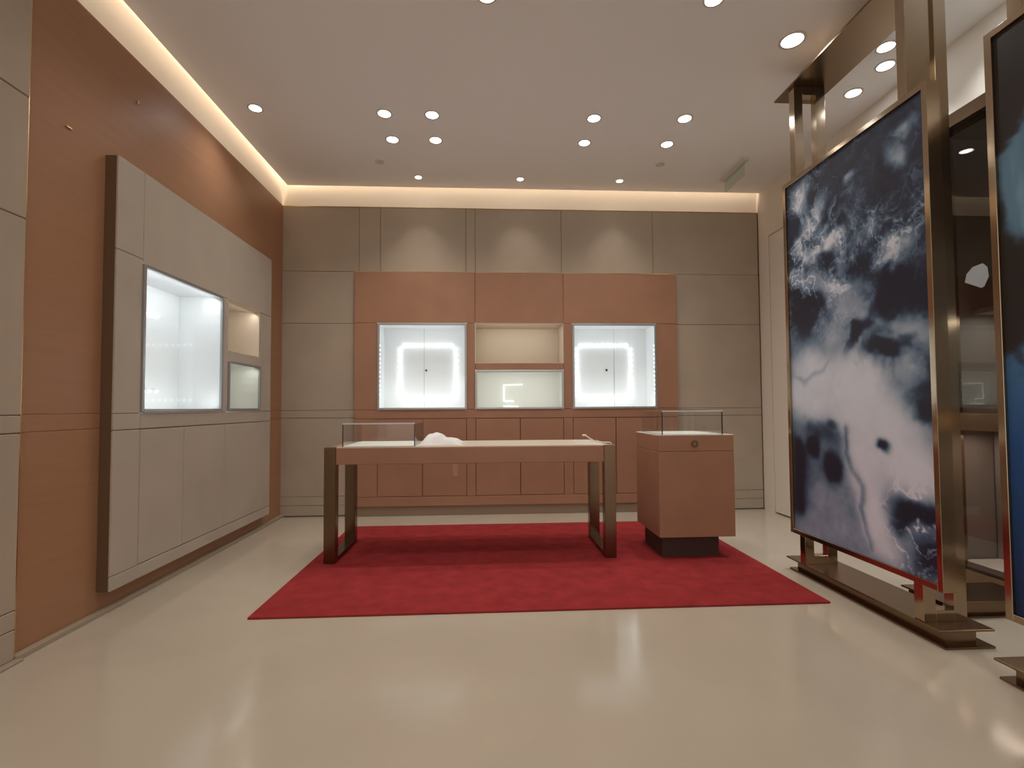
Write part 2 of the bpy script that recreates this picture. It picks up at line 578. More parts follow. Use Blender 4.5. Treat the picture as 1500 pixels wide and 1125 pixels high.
def niche_x(root, y0, y1, z0, z1, xb, lining, framed):
    t = 0.012
    xf = FX - 0.002
    n = MB()
    n.box(xb - t, xb, y0 - t, y1 + t, z0 - t, z1 + t)
    n.box(xb, xf, y0 - t, y0, z0 - t, z1 + t).box(xb, xf, y1, y1 + t, z0 - t, z1 + t)
    n.box(xb, xf, y0, y1, z0 - t, z0).box(xb, xf, y0, y1, z1, z1 + t)
    o = n.build('showcase_lining', lining, root)
    if framed:
        f = MB()
        fw = 0.017
        x0, x1 = xf - 0.006, xf + 0.014
        f.box(x0, x1, y0 - 0.004, y0 + fw, z0, z1, bev=0.002).box(x0, x1, y1 - fw, y1 + 0.004, z0, z1, bev=0.002)
        f.box(x0, x1, y0 + fw, y1 - fw, z0 - 0.004, z0 + fw, bev=0.002).box(x0, x1, y0 + fw, y1 - fw, z1 - fw, z1 + 0.004, bev=0.002)
        fr = f.build('showcase_frame', M['alu'], root)
        fr['label'] = 'thin silver metal frame'
        box('glass_pane', M['ar_glass'], (xf + 0.001, xf + 0.005, y0 + fw, y1 - fw, z0 + fw, z1 - fw), fr)
    return o


XN = -2.436
niche_x(lc, *NBig, XN, M['case_white'], True)
niche_x(lc, *NS1, XN, M['case_warm'], False)
niche_x(lc, *NS2, XN, M['case_soft'], True)
box('back_board', M['case_white'], (XN, XN + 0.012, 3.36, 3.832, 1.31, 1.815), lc, bev=0.002)
pts = line((XN + 0.014, 3.38, 1.842), (XN + 0.014, 3.82, 1.842), 7) + line((XN + 0.014, 3.38, 1.285), (XN + 0.014, 3.82, 1.285), 7)
leds(lc, pts, 0.0075, M['led'])
cy, wd = (NBig[0] + NBig[1]) / 2, NBig[1] - NBig[0]
for (zz_, dz, pw) in ((NBig[3] - 0.02, -1, 2.6), (NBig[2] + 0.02, 1, 1.3)):
    o = strip((FX - 0.03, cy, zz_), 0.02, wd * 0.9, (-0.7, 0, dz), P_CASE * pw, COOL)
    dv = Vector((-0.7, 0, dz)).normalized()
    o.rotation_euler = Matrix((Vector((0, 1, 0)).cross(-dv), Vector((0, 1, 0)), -dv)).transposed().to_euler()
dv = Vector((-0.6, 0, -1)).normalized()
o = strip((FX - 0.03, 4.47, NS1[3] - 0.02), 0.02, 0.5, dv, P_SOFT * 0.60, (1, 0.92, 0.84))
o.rotation_euler = Matrix((Vector((0, 1, 0)).cross(-dv), Vector((0, 1, 0)), -dv)).transposed().to_euler()
o = strip((FX - 0.03, 4.47, NS2[3] - 0.02), 0.02, 0.5, dv, P_SOFT * 0.66, (0.97, 1.0, 0.93))
o.rotation_euler = Matrix((Vector((0, 1, 0)).cross(-dv), Vector((0, 1, 0)), -dv)).transposed().to_euler()


# ================================================================== CEILING FIXTURES
def downlight(x, y, r, label, cool=False, power=1.0, angle=130, group=None, aim=None, col=None):
    t = thing('ceiling_downlight', label, 'ceiling light', (x, y, H), group)
    MB().ring((x, y, H - 0.002), (0, 0, 1), r * 1.28, r, 0.006).build('trim_ring', M['ring'], t)
    MB().cyl((x, y, H - 0.004), (x, y, H - 0.0005), r, n=32).build('lamp_lens', M['lamp_c'] if cool else M['lamp_w'], t)
    spot(x, y, H - 0.012, P_DOWN * power, col or ((1.0, 0.95, 0.90) if cool else NEUTRAL), angle, r=r * 0.8, aim=aim)
    return t


G4 = 'downlights in the dropped ceiling'
downlight(-1.83, 4.013, 0.046, 'white recessed downlight nearest the left cove light', True, 1.0, group=G4)
downlight(-0.815, 4.043, 0.050, 'white recessed downlight, front left one of the left group of four', True, group=G4)
downlight(-0.428, 4.045, 0.050, 'white recessed downlight, front right one of the left group of four', group=G4)
downlight(-0.822, 4.438, 0.050, 'white recessed downlight, back left one of the left group of four', group=G4)
downlight(-0.438, 4.433, 0.050, 'white recessed downlight, back right one of the left group of four', group=G4)
downlight(0.914, 4.036, 0.050, 'white recessed downlight, front left one of the right group of four', True, group=G4)
downlight(1.676, 4.008, 0.052, 'white recessed downlight, front right one of the right group of four', True, group=G4)
downlight(0.911, 4.422, 0.048, 'white recessed downlight, back left one of the right group of four', group=G4)
downlight(1.675, 4.414, 0.050, 'white recessed downlight, back right one of the right group of four', group=G4)
G3 = 'small downlights along the back wall'
for x, lb in ((-0.689, 'left'), (0.376, 'middle'), (1.438, 'right')):
    downlight(x, 5.165, 0.034, 'small recessed downlight close to the back wall, %s of the row of three' % lb, power=0.6, angle=80, group=G3)
downlight(2.03, 3.10, 0.066, 'bright round downlight just left of the gold top channel', power=1.2, group=G4)
downlight(0.018, 2.835, 0.05, 'recessed downlight cut by the top edge, middle of the ceiling', power=1.0, group=G4)
downlight(1.36, 2.80, 0.05, 'recessed downlight cut by the top edge, right of the middle one', power=1.0, group=G4)
downlight(-1.347, 2.83, 0.05, 'recessed downlight at the top edge near the left cove', power=1.0, group=G4)
GR = 'downlights behind the gold screen'
downlight(2.843, 3.617, 0.052, 'oval looking downlight behind the gold screen, lowest of three', True, 1.5, angle=92, group=GR, col=(0.90, 0.97, 1.0))
downlight(2.845, 3.309, 0.052, 'downlight behind the gold screen, middle one of three beside the post', True, 1.5, angle=92, group=GR, col=(0.90, 0.97, 1.0))
downlight(2.70, 3.13, 0.050, 'downlight behind the gold screen, upper one touching the post', True, 1.5, angle=92, group=GR, col=(0.90, 0.97, 1.0))
downlight(2.84, 2.66, 0.05, 'cool downlight cut by the top edge, between the two gold screens', True, 1.6, angle=115, group=GR, col=(0.90, 0.97, 1.0))
for x, y, lb in ((-1.024, 4.856, 'left'), (1.747, 4.797, 'right')):
    s = MB().cyl((x, y, H - 0.012), (x, y, H), 0.028, 0.034, n=28).ring((x, y, H - 0.002), (0, 0, 1), 0.045, 0.033, 0.004)
    tag(s.build('ceiling_sensor', M['sensor']), 'dull beige round ceiling sensor in the %s half of the ceiling' % lb, 'sensor', 'ceiling sensors')

# exit sign: ceiling rail with a hanging glass plate, seen almost edge-on
ex = thing('exit_sign', 'hanging green tinted glass sign on a grey ceiling rail, right rear', 'sign', (2.53, 4.85, H))
box('ceiling_rail', M['sensor'], (2.50, 2.565, 4.62, 5.09, H - 0.03, H), ex, bev=0.004)
box('sign_plate', M['green_glass'], (2.527, 2.537, 4.66, 5.05, H - 0.16, H - 0.03), ex)

# ================================================================== RUG
rug = MB().box(-1.305, 2.000, 2.835, 4.935, 0.0, 0.012, bev=0.004, seg=2).build('area_rug', M['carpet'])
tag(rug, 'rectangular red rug lying under the table on the beige stone floor', 'rug')

# ================================================================== TABLE
RZ = 0.012
tb = thing('display_table', 'long cognac leather table on polished bronze U-shaped legs, on the red rug', 'table', (-0.10, 4.06, RZ))
TX0, TX1, TY0, TY1, TZ = -1.190, 0.985, 3.755, 4.385, 0.862
LW, LD = 0.086, 0.075
for x0 in (TX0, TX1 - LW):
    box('leg', M['leg_bronze'], (x0, x0 + LW, TY0, TY0 + LD, RZ, TZ), tb, bev=0.002)
    box('leg', M['leg_bronze'], (x0, x0 + LW, TY1 - LD, TY1, RZ, TZ), tb, bev=0.002)
    box('foot_bar', M['leg_bronze'], (x0, x0 + LW, TY0 + LD, TY1 - LD, RZ, RZ + 0.035), tb, bev=0.002)
a = MB().box(TX0 + LW, TX1 - LW, TY0 + 0.003, TY1 - 0.003, 0.735, TZ - 0.004, bev=0.003)
a.box(TX0 + 0.006, TX0 + LW, TY0 + LD, TY1 - LD, 0.735, TZ - 0.004, bev=0.003).box(TX1 - LW, TX1 - 0.006, TY0 + LD, TY1 - LD, 0.735, TZ - 0.004, bev=0.003)
a.build('apron', M['cognac'], tb)
box('table_top', M['topbeige'], (TX0 + LW, TX1 - LW + 0.02, TY0 + 0.012, TY1 - 0.012, TZ - 0.006, TZ + 0.002), tb, bev=0.002)


def glass_case(root, x0, x1, y0, y1, zb, zt, board):
    cf = box('case_floor', M['white'], board, root, bev=0.002, label='white board inside the glass case')
    t = 0.008
    box('glass_pane', M['glass'], (x0, x1, y0, y0 + t, zb, zt - 0.012), cf)
    box('glass_pane', M['glass'], (x0, x1, y1 - t, y1, zb, zt - 0.012), cf)
    box('glass_pane', M['glass'], (x0, x0 + t, y0 + t, y1 - t, zb, zt - 0.012), cf)
    box('glass_pane', M['glass'], (x1 - t, x1, y0 + t, y1 - t, zb, zt - 0.012), cf)
    box('glass_lid', M['glass_edge'], (x0 - 0.001, x1 + 0.001, y0 - 0.001, y1 + 0.001, zt - 0.012, zt), cf)
    for xx in (x0 - 0.001, x1 - 0.006):
        box('glass_seam', M['darkseam'], (xx, xx + 0.007, y0 - 0.001, y0 + 0.006, zb, zt - 0.012), cf, label='dark glued corner seam')
    em = MB().box(x0, x1, y0 - 0.003, y0 - 0.001, zt - 0.011, zt - 0.001)
    em.build('lid_edge', M['lid_edge'], cf)


glass_case(tb, -1.065, -0.530, 3.785, 4.345, TZ + 0.002, 1.042, (-1.060, -0.535, 3.79, 4.34, TZ + 0.001, TZ + 0.007))

# crumpled white cloth beside the glass case
NXg, NYg = 44, 36
cx0, cx1, cy0, cy1 = -0.515, -0.185, 3.84, 4.20
rng = np.random.RandomState(5)
ph = rng.rand(8, 3) * 6.28
vs, fs = [], []
for j in range(NYg + 1):
    for i in range(NXg + 1):
        s_, t_ = i / NXg, j / NYg
        h1 = 0.074 * math.exp(-((s_ - 0.36) / 0.30) ** 4 - ((t_ - 0.5) / 0.42) ** 6)
        h2 = 0.046 * math.exp(-((s_ - 0.66) / 0.27) ** 4 - ((t_ - 0.45) / 0.40) ** 6)
        hh = max(h1, h2)
        hh += 0.006 * math.sin(9 * s_ + 5 * t_ + ph[0, 0]) * (hh / 0.07) + 0.004 * math.sin(23 * s_ - 11 * t_) * (hh / 0.07)
        hh += 0.003 * abs(math.sin(14 * t_ + 6 * s_))
        edge = min(s_, 1 - s_, t_, 1 - t_)
        hh *= min(1, edge / 0.06)
        wob = 0.014 * math.sin(7 * t_ + 2) * (1 if s_ > 0.5 else -1) * abs(2 * s_ - 1)
        vs.append((cx0 + (cx1 - cx0) * s_ + wob, cy0 + (cy1 - cy0) * t_ + 0.016 * math.sin(8 * s_) * (2 * t_ - 1), TZ + 0.004 + max(0, hh)))
for j in range(NYg):
    for i in range(NXg):
        q_ = j * (NXg + 1) + i
        fs.append((q_, q_ + 1, q_ + NXg + 2, q_ + NXg + 1))
cb = bmesh.new()
bv = [cb.verts.new(v) for v in vs]
for f in fs:
    cb.faces.new([bv[i] for i in f]).smooth = True
lo = bmesh.ops.extrude_face_region(cb, geom=cb.faces[:])
for v in [g for g in lo['geom'] if isinstance(g, bmesh.types.BMVert)]:
    v.co.z -= 0.0015
bmesh.ops.recalc_face_normals(cb, faces=cb.faces[:])
m_ = MB()
m_._add(cb)
tag(m_.build('folded_cloth', M['cloth']), 'crumpled heap of white cloth on the table beside its glass case', 'cloth')

# thin white cable at the right end of the table
cp = [(0.80, 3.99, TZ + 0.060), (0.825, 3.985, TZ + 0.046), (0.85, 3.975, TZ + 0.028), (0.885, 3.96, TZ + 0.012), (0.93, 3.94, TZ + 0.007),
      (0.975, 3.93, TZ + 0.007), (0.998, 3.928, TZ - 0.004), (1.004, 3.928, TZ - 0.05), (1.008, 3.93, TZ - 0.12), (1.022, 3.935, TZ - 0.19),
      (1.026, 3.94, TZ - 0.24), (1.012, 3.945, TZ - 0.28), (1.000, 3.945, TZ - 0.255)]


def smooth_path(p, n=5):
    p = [Vector(v) for v in p]
    out = []
    for i in range(len(p) - 1):
        p0, p1, p2, p3 = p[max(i - 1, 0)], p[i], p[i + 1], p[min(i + 2, len(p) - 1)]
        for k_ in range(n):
            t = k_ / n
            out.append(0.5 * ((2 * p1) + (p2 - p0) * t + (2 * p0 - 5 * p1 + 4 * p2 - p3) * t * t + (3 * p1 - p0 - 3 * p2 + p3) * t ** 3))
    return out + [p[-1]]


cw = thing('power_cable', 'thin white cable curling over the right end of the table', 'cable', (0.93, 3.94, TZ))
MB().tube(smooth_path(cp), 0.0042).build('wire', M['cable'], cw)
MB().box(0.778, 0.812, 3.984, 3.998, TZ + 0.055, TZ + 0.068, bev=0.003).build('plug', M['cable'], cw)

# ================================================================== PEDESTAL COUNTER
ct = thing('display_counter', 'square cognac leather pedestal counter with glass top case, beside the table', 'counter', (1.575, 3.95, RZ))
X0, X1, Y0_, Y1_, Z0, Z1 = 1.290, 1.868, 3.672, 4.225, 0.176, 0.937
box('carcass', M['cognac'], (X0 + 0.008, X1 - 0.008, Y0_ + 0.012, Y1_, Z0, Z1 - 0.006), ct)
fr_ = 0.812
box('drawer', M['cognac'], (X0 + 0.002, X1, Y0_, Y0_ + 0.012, fr_ + 0.003, Z1 - 0.006), ct, bev=0.002)
box('front_panel', M['cognac'], (X0 + 0.002, X1, Y0_, Y0_ + 0.012, Z0, fr_), ct, bev=0.002)
for xx in (X0, X1 - 0.008):
    box('side_panel', M['cognac'], (xx, xx + 0.008, Y0_ + 0.004, Y1_, Z0, fr_), ct, bev=0.002)
    box('side_panel', M['cognac'], (xx, xx + 0.008, Y0_ + 0.004, Y1_, fr_ + 0.003, Z1 - 0.006), ct, bev=0.002)
box('counter_top', M['topbeige'], (X0, X1, Y0_, Y1_, Z1 - 0.006, Z1 + 0.001), ct, bev=0.002)
lk = MB().ring((1.565, Y0_ - 0.004, 0.871), (0, 1, 0), 0.026, 0.016, 0.010).build('lock_ring', M['dark_bronze'], ct)
lk['label'] = 'round dark metal lock ring'
MB().cyl((1.565, Y0_, 0.871), (1.565, Y0_ - 0.005, 0.871), 0.012, n=20).build('key_cylinder', M['cognac'], lk)
box('plinth', M['plinth'], (1.335, 1.775, 3.755, 4.16, RZ, Z0), ct, label='dark recessed plinth')
glass_case(ct, 1.325, 1.792, 3.690, 4.185, Z1 + 0.001, 1.122, (1.345, 1.770, 3.70, 4.16, Z1, Z1 + 0.005))


# ================================================================== ART SCREENS
def fbm(n, m, scale, seed, octaves=5, rough=0.55, ax=1.0):
    r = np.random.RandomState(seed)
    out = np.zeros((n, m))
    amp, tot = 1.0, 0.0
    U, V = np.meshgrid(np.linspace(0, 1, m), np.linspace(0, 1, n))
    for o_ in range(octaves):
        gx, gy = int(scale * 2 ** o_) + 2, int(scale * ax * 2 ** o_) + 2
        g = r.rand(gy + 1, gx + 1)
        x, y = U * (gx - 1), V * (gy - 1)
        xi, yi = x.astype(int), y.astype(int)
        fx, fy = x - xi, y - yi
        fx, fy = fx * fx * (3 - 2 * fx), fy * fy * (3 - 2 * fy)
        v = (g[yi, xi] * (1 - fx) + g[yi, xi + 1] * fx) * (1 - fy) + (g[yi + 1, xi] * (1 - fx) + g[yi + 1, xi + 1] * fx) * fy
        out += amp * v
        tot += amp
        amp *= rough
    return out / tot


def sample(tex, u, v):
    n, m = tex.shape
    x = np.clip(u, 0, 0.9999) * (m - 1)
    y = np.clip(v, 0, 0.9999) * (n - 1)
    xi, yi = x.astype(int), y.astype(int)
    fx, fy = x - xi, y - yi
    x2, y2 = np.minimum(xi + 1, m - 1), np.minimum(yi + 1, n - 1)
    return (tex[yi, xi] * (1 - fx) + tex[yi, x2] * fx) * (1 - fy) + (tex[y2, xi] * (1 - fx) + tex[y2, x2] * fx) * fy


def ramp(w, stops):
    ps = [s_[0] for s_ in stops]
    return np.stack([np.interp(w, ps, [s_[1][c] for s_ in stops]) for c in range(3)], -1)


RIMS = (([(0.47, 0.7), (0.46, 0.76), (0.5, 0.8), (0.57, 0.84), (0.57, 0.9), (0.6, 0.95), (0.62, 0.98)], 0.42, 0.022), ([(-0.03, 0.54), (0.11, 0.58), (0.29, 0.55), (0.4, 0.5)], 0.24, 0.020), ([(0.72, 0.87), (0.79, 0.89), (0.83, 0.93)], 0.40, 0.016))


def paint_ocean(n, m):
    """n rows (top to bottom), m columns (far edge to near edge): wind-torn sea foam seen from above"""
    U, V = np.meshgrid(np.linspace(0, 1, m), np.linspace(0, 1, n))
    asp = 2.2
    a1, a2 = fbm(n, m, 3, 11, 5, 0.55, asp) - 0.5, fbm(n, m, 3, 12, 5, 0.55, asp) - 0.5
    b1, b2 = fbm(n, m, 9, 13, 4, 0.6, asp) - 0.5, fbm(n, m, 9, 14, 4, 0.6, asp) - 0.5
    u = U + 0.22 * a1 + 0.07 * b1
    v = V + 0.10 * a2 + 0.032 * b2
    us, vs_ = U + 0.07 * a1 + 0.03 * b1, V + 0.035 * a2 + 0.014 * b2

    def g(cu, cv, ru, rv, rot=0.0, p=2.0, soft=False):
        du, dv = ((us if soft else u) - cu), ((vs_ if soft else v) - cv) * asp
        c, s_ = math.cos(rot), math.sin(rot)
        x, y = (du * c + dv * s_) / ru, (-du * s_ + dv * c) / (rv * asp)
        return np.exp(-(np.abs(x) ** p + np.abs(y) ** p))
    W = np.interp(vs_ + 0.05 * b2, (0, 0.30, 0.38, 0.55, 0.64, 0.72, 0.80, 1), (0.10, 0.10, 0.34, 0.40, 0.52, 0.44, 0.38, 0.42))
    # big soft masses of foam
    S = np.zeros((n, m))
    for args in ((0.18, 0.53, 0.20, 0.050, 0.1), (0.08, 0.61, 0.26, 0.06, 0.0), (0.32, 0.62, 0.26, 0.07, 0.0), (0.56, 0.56, 0.18, 0.08, 0.3),
                 (0.66, 0.66, 0.22, 0.08, 0.5), (0.82, 0.74, 0.24, 0.065, 0.3), (0.92, 0.80, 0.20, 0.05, 0.1), (0.56, 0.74, 0.16, 0.08, 0.0),
                 (0.59, 0.82, 0.10, 0.07, 0.0), (0.63, 0.88, 0.085, 0.06, 0.1), (0.67, 0.93, 0.09, 0.05, 0.2), (0.73, 0.97, 0.10, 0.045, 0.4)):
        S += g(*args, p=2.0, soft=True)
    W = W + (1.0 - W) * (1 - np.exp(-1.7 * S ** 1.5))
    for args in ((0.32, 0.90, 0.20, 0.10, 0.1), (0.28, 0.98, 0.30, 0.06, 0.0), (0.90, 0.90, 0.16, 0.05, 0.0)):
        W = W + np.clip(0.66 - W, 0, 1) * g(*args, soft=True)
    for args in ((0.38, 0.46, 0.09, 0.06, 0.8), (0.52, 0.41, 0.16, 0.05, 0.5), (0.70, 0.45, 0.20, 0.04, 0.2), (0.93, 0.47, 0.18, 0.04, 0.1),
                 (0.85, 0.57, 0.20, 0.04, 0.0), (0.24, 0.32, 0.18, 0.03, 0.4), (0.42, 0.345, 0.18, 0.025, 0.2), (0.36, 0.38, 0.07, 0.05, 0.9)):
        W = W + np.clip(0.70 - W, 0, 1) * g(*args)
    # torn foam of the upper third
    for args in ((0.08, 0.05, 0.10, 0.05, 0.3), (0.17, 0.15, 0.10, 0.045, -0.5), (0.10, 0.22, 0.10, 0.04, 0.3), (0.22, 0.25, 0.12, 0.03, 0.9),
                 (0.32, 0.22, 0.16, 0.022, -0.5), (0.30, 0.10, 0.08, 0.03, -0.6), (0.58, 0.09, 0.05, 0.02, -0.5), (0.88, 0.09, 0.06, 0.035, -0.9),
                 (0.92, 0.04, 0.05, 0.02, -0.4), (0.80, 0.30, 0.16, 0.03, -0.4), (0.14, 0.31, 0.14, 0.022, 0.6)):
        W = np.maximum(W, 0.62 * g(*args))
    # wind streaks and torn lace of foam over the upper half
    def lace(seed, sx, sy, wd, warp, sc=8):
        t_ = fbm(512, 512, sc, seed, 5, 0.58, 1.0)
        f_ = sample(t_, np.mod((U + warp * (a1 + 0.6 * b1)) * sx + 0.3, 1.0), np.mod((V * asp + warp * (a2 + 0.6 * b2)) * sy + 0.1, 1.0))
        return np.clip(1 - np.abs(f_ - 0.5) / wd, 0, 1) ** 1.3, f_
    wind, s1 = lace(21, 0.22, 0.62, 0.050, 0.35)
    web, s2 = lace(23, 0.55, 0.60, 0.045, 0.55, 7)
    web2, s3 = lace(29, 0.9, 0.9, 0.06, 0.40, 8)
    band = np.exp(-((V - 0.25 - 0.06 * a1) / 0.10) ** 2)
    left = np.clip(1.15 - 1.5 * U, 0, 1)
    up = np.clip((0.50 - V) / 0.12, 0, 1)
    cover = np.clip(fbm(n, m, 4, 31, 4, 0.55, asp) * 4.0 - 1.7, 0, 1)
    haze = np.clip((fbm(n, m, 6, 33, 5, 0.62, asp) - 0.46) * 4, 0, 1)
    W += up * (0.30 * wind * (0.35 + 0.65 * cover) + 0.50 * web * np.clip(0.75 * left + 0.65 * band, 0, 1) + 0.32 * web2 * np.clip(left * 0.9 + band * 0.8 - 0.15, 0, 1))
    W += up * haze * (0.10 + 0.34 * np.clip(left * 0.6 + band, 0, 1))
    # mottled slate patches right of the middle
    cell = np.clip((fbm(n, m, 7, 37, 4, 0.5, asp) - 0.52) * 7, 0, 1)
    reg = np.exp(-((V - 0.47) / 0.11) ** 4) * np.clip((U - 0.30) * 2.2, 0, 1)
    W -= 0.34 * cell * reg
    rid2 = web
    # thin shadowed rims of the foam
    for pts_, am, wd_ in RIMS:
        pv = np.array(pts_)
        for k_ in range(len(pv) - 1):
            a_, b_ = pv[k_], pv[k_ + 1]
            ab = b_ - a_
            L2 = ab[0] ** 2 + (ab[1] * asp) ** 2
            tt = np.clip(((us - a_[0]) * ab[0] + (vs_ - a_[1]) * ab[1] * asp ** 2) / L2, 0, 1)
            dd = np.sqrt((us - a_[0] - tt * ab[0]) ** 2 + ((vs_ - a_[1] - tt * ab[1]) * asp) ** 2)
            W = np.minimum(W, 1 - am * np.exp(-(dd / wd_) ** 1.5))
    lowr = g(0.93, 0.91, 0.20, 0.10, 0, 3.0, True)
    # dark water showing through
    for cu, cv, ru, rv, ro, am in ((0.21, 0.375, 0.17, 0.035, 0.2, 0.62), (0.08, 0.40, 0.10, 0.045, 0.0, 0.6), (0.81, 0.375, 0.085, 0.040, 0.3, 0.55),
                                   (0.96, 0.40, 0.08, 0.05, 0.0, 0.5), (0.61, 0.47, 0.12, 0.018, -0.9, 0.6), (0.75, 0.52, 0.085, 0.020, 0.1, 0.52),
                                   (0.96, 0.595, 0.07, 0.065, 0.2, 0.55), (0.98, 0.67, 0.05, 0.025, 0.0, 0.5), (0.86, 0.50, 0.05, 0.016, 0.2, 0.4)):
        W -= am * g(cu, cv, ru, rv, ro, 3.0)
    for cu, cv, ru, rv, ro, am in ((0.20, 0.755, 0.055, 0.026, 0.0, 0.95), (0.36, 0.805, 0.070, 0.042, 0.2, 0.95), (0.02, 0.85, 0.10, 0.075, 0.1, 0.80),
                                   (0.04, 0.765, 0.07, 0.03, 0.3, 0.40), (0.27, 0.705, 0.15, 0.022, 0.1, 0.34), (0.38, 0.73, 0.08, 0.02, 0.3, 0.25),
                                   (0.725, 0.742, 0.040, 0.013, 0.3, 1.1), (0.05, 0.93, 0.07, 0.03, 0.0, 0.3), (0.36, 0.69, 0.04, 0.012, 0.5, 0.4),
                                   (0.92, 0.865, 0.13, 0.020, 0.0, 0.62), (0.96, 0.945, 0.09, 0.04, 0.2, 0.5), (0.80, 0.90, 0.05, 0.04, 0.5, 0.5)):
        W -= am * g(cu, cv, ru, rv, ro, 2.6, True)
    W += lowr * (0.55 * rid2 + 0.25 * (s2 - 0.5) * 2)
    # thin shadowed rims and fine foam texture
    fine = fbm(n, m, 26, 41, 4, 0.6, asp) - 0.5
    mid = fbm(n, m, 8, 42, 4, 0.6, asp) - 0.5
    W += 0.16 * fine * np.clip(1.1 - W, 0.1, 1) + 0.34 * mid * np.clip(1.35 - W, 0.3, 1)
    W = np.clip(W, 0, 1)
    cold = ramp(W, ((0.0, (0.020, 0.022, 0.040)), (0.16, (0.027, 0.036, 0.068)), (0.34, (0.064, 0.100, 0.165)), (0.52, (0.155, 0.225, 0.325)),
                    (0.74, (0.360, 0.425, 0.530)), (1.0, (0.670, 0.710, 0.810))))
    pink = np.clip((V - 0.62) / 0.35, 0, 1)[..., None]
    return cold * (1 - pink) + pink * cold * np.array([1.03, 0.93, 0.98])


def paint_strokes(n, m):
    """near black canvas with a ragged pale blue stroke and a deep blue wash below"""
    U, V = np.meshgrid(np.linspace(0, 1, m), np.linspace(0, 1, n))
    asp = 2.2
    a = fbm(n, m, 5, 51, 5, 0.6, asp) - 0.5
    b = fbm(n, m, 14, 52, 4, 0.6, asp) - 0.5
    st = fbm(n, m, 10, 53, 4, 0.6, 0.5)
    base = np.stack([np.full((n, m), c) for c in (0.026, 0.021, 0.020)], -1)
    top = 0.215 - 0.35 * U + 0.10 * a + 0.03 * b
    bot = 0.325 + 0.42 * U + 0.10 * a + 0.03 * b
    k1 = 1 / (1 + np.exp(-(V - top) / 0.004)) * 1 / (1 + np.exp((V - bot) / 0.006))
    k1 *= 1 / (1 + np.exp(-(U - 0.0 - 0.1 * a) / 0.006))
    c1 = ramp(np.clip(st, 0, 1), ((0.2, (0.07, 0.15, 0.25)), (0.5, (0.13, 0.25, 0.37)), (0.8, (0.24, 0.40, 0.52))))
    low = 0.58 + 0.10 * a + 0.06 * b - 0.20 * U
    k2 = 1 / (1 + np.exp(-(V - low) / 0.005))
    c2 = ramp(np.clip((V - 0.55) / 0.45, 0, 1), ((0.0, (0.06, 0.17, 0.34)), (0.35, (0.02, 0.08, 0.25)), (1.0, (0.010, 0.022, 0.07))))
    out = base * (1 - k1[..., None]) + c1 * k1[..., None]
    return out * (1 - k2[..., None]) + c2 * k2[..., None]


def print_mat(name):
    m_, n_, b_ = nt(name)
    at = n_.nodes.new('ShaderNodeAttribute')
    at.attribute_name = 'print_colour'
    n_.links.new(at.outputs['Color'], b_.inputs['Base Color'])
    b_.inputs['Roughness'].default_value = 0.35
    b_.inputs['Specular IOR Level'].default_value = 0.3
    return m_


M['print'] = print_mat('art_print')


def art_sheet(root, rgb, x, y_far, y_near, zt, zb, lab):
    n, m, _ = rgb.shape
    me = bpy.data.meshes.new('art_print')
    Yv, Zv = np.meshgrid(np.linspace(y_far, y_near, m), np.linspace(zt, zb, n))
    co = np.stack([np.full_like(Yv, x), Yv, Zv], -1).reshape(-1, 3) - np.array(root.location)
    idx = np.arange(n * m).reshape(n, m)
    f = np.stack([idx[:-1, :-1], idx[1:, :-1], idx[1:, 1:], idx[:-1, 1:]], -1).reshape(-1, 4)
    me.vertices.add(n * m)
    me.vertices.foreach_set('co', co.ravel())
    me.loops.add(f.size)
    me.loops.foreach_set('vertex_index', f.ravel().astype(np.int32))
    me.polygons.add(len(f))
    me.polygons.foreach_set('loop_start', np.arange(0, f.size, 4, dtype=np.int32))
    me.polygons.foreach_set('loop_total', np.full(len(f), 4, dtype=np.int32))
    me.update()
    ca = me.color_attributes.new('print_colour', 'FLOAT_COLOR', 'POINT')
    ca.data.foreach_set('color', np.concatenate([rgb.reshape(-1, 3), np.ones((n * m, 1))], 1).ravel().astype(np.float32))
    me.materials.append(M['print'])
    o = bpy.data.objects.new('art_print', me)
    C.objects.link(o)
    o.parent = root
    o['label'] = lab
    return o


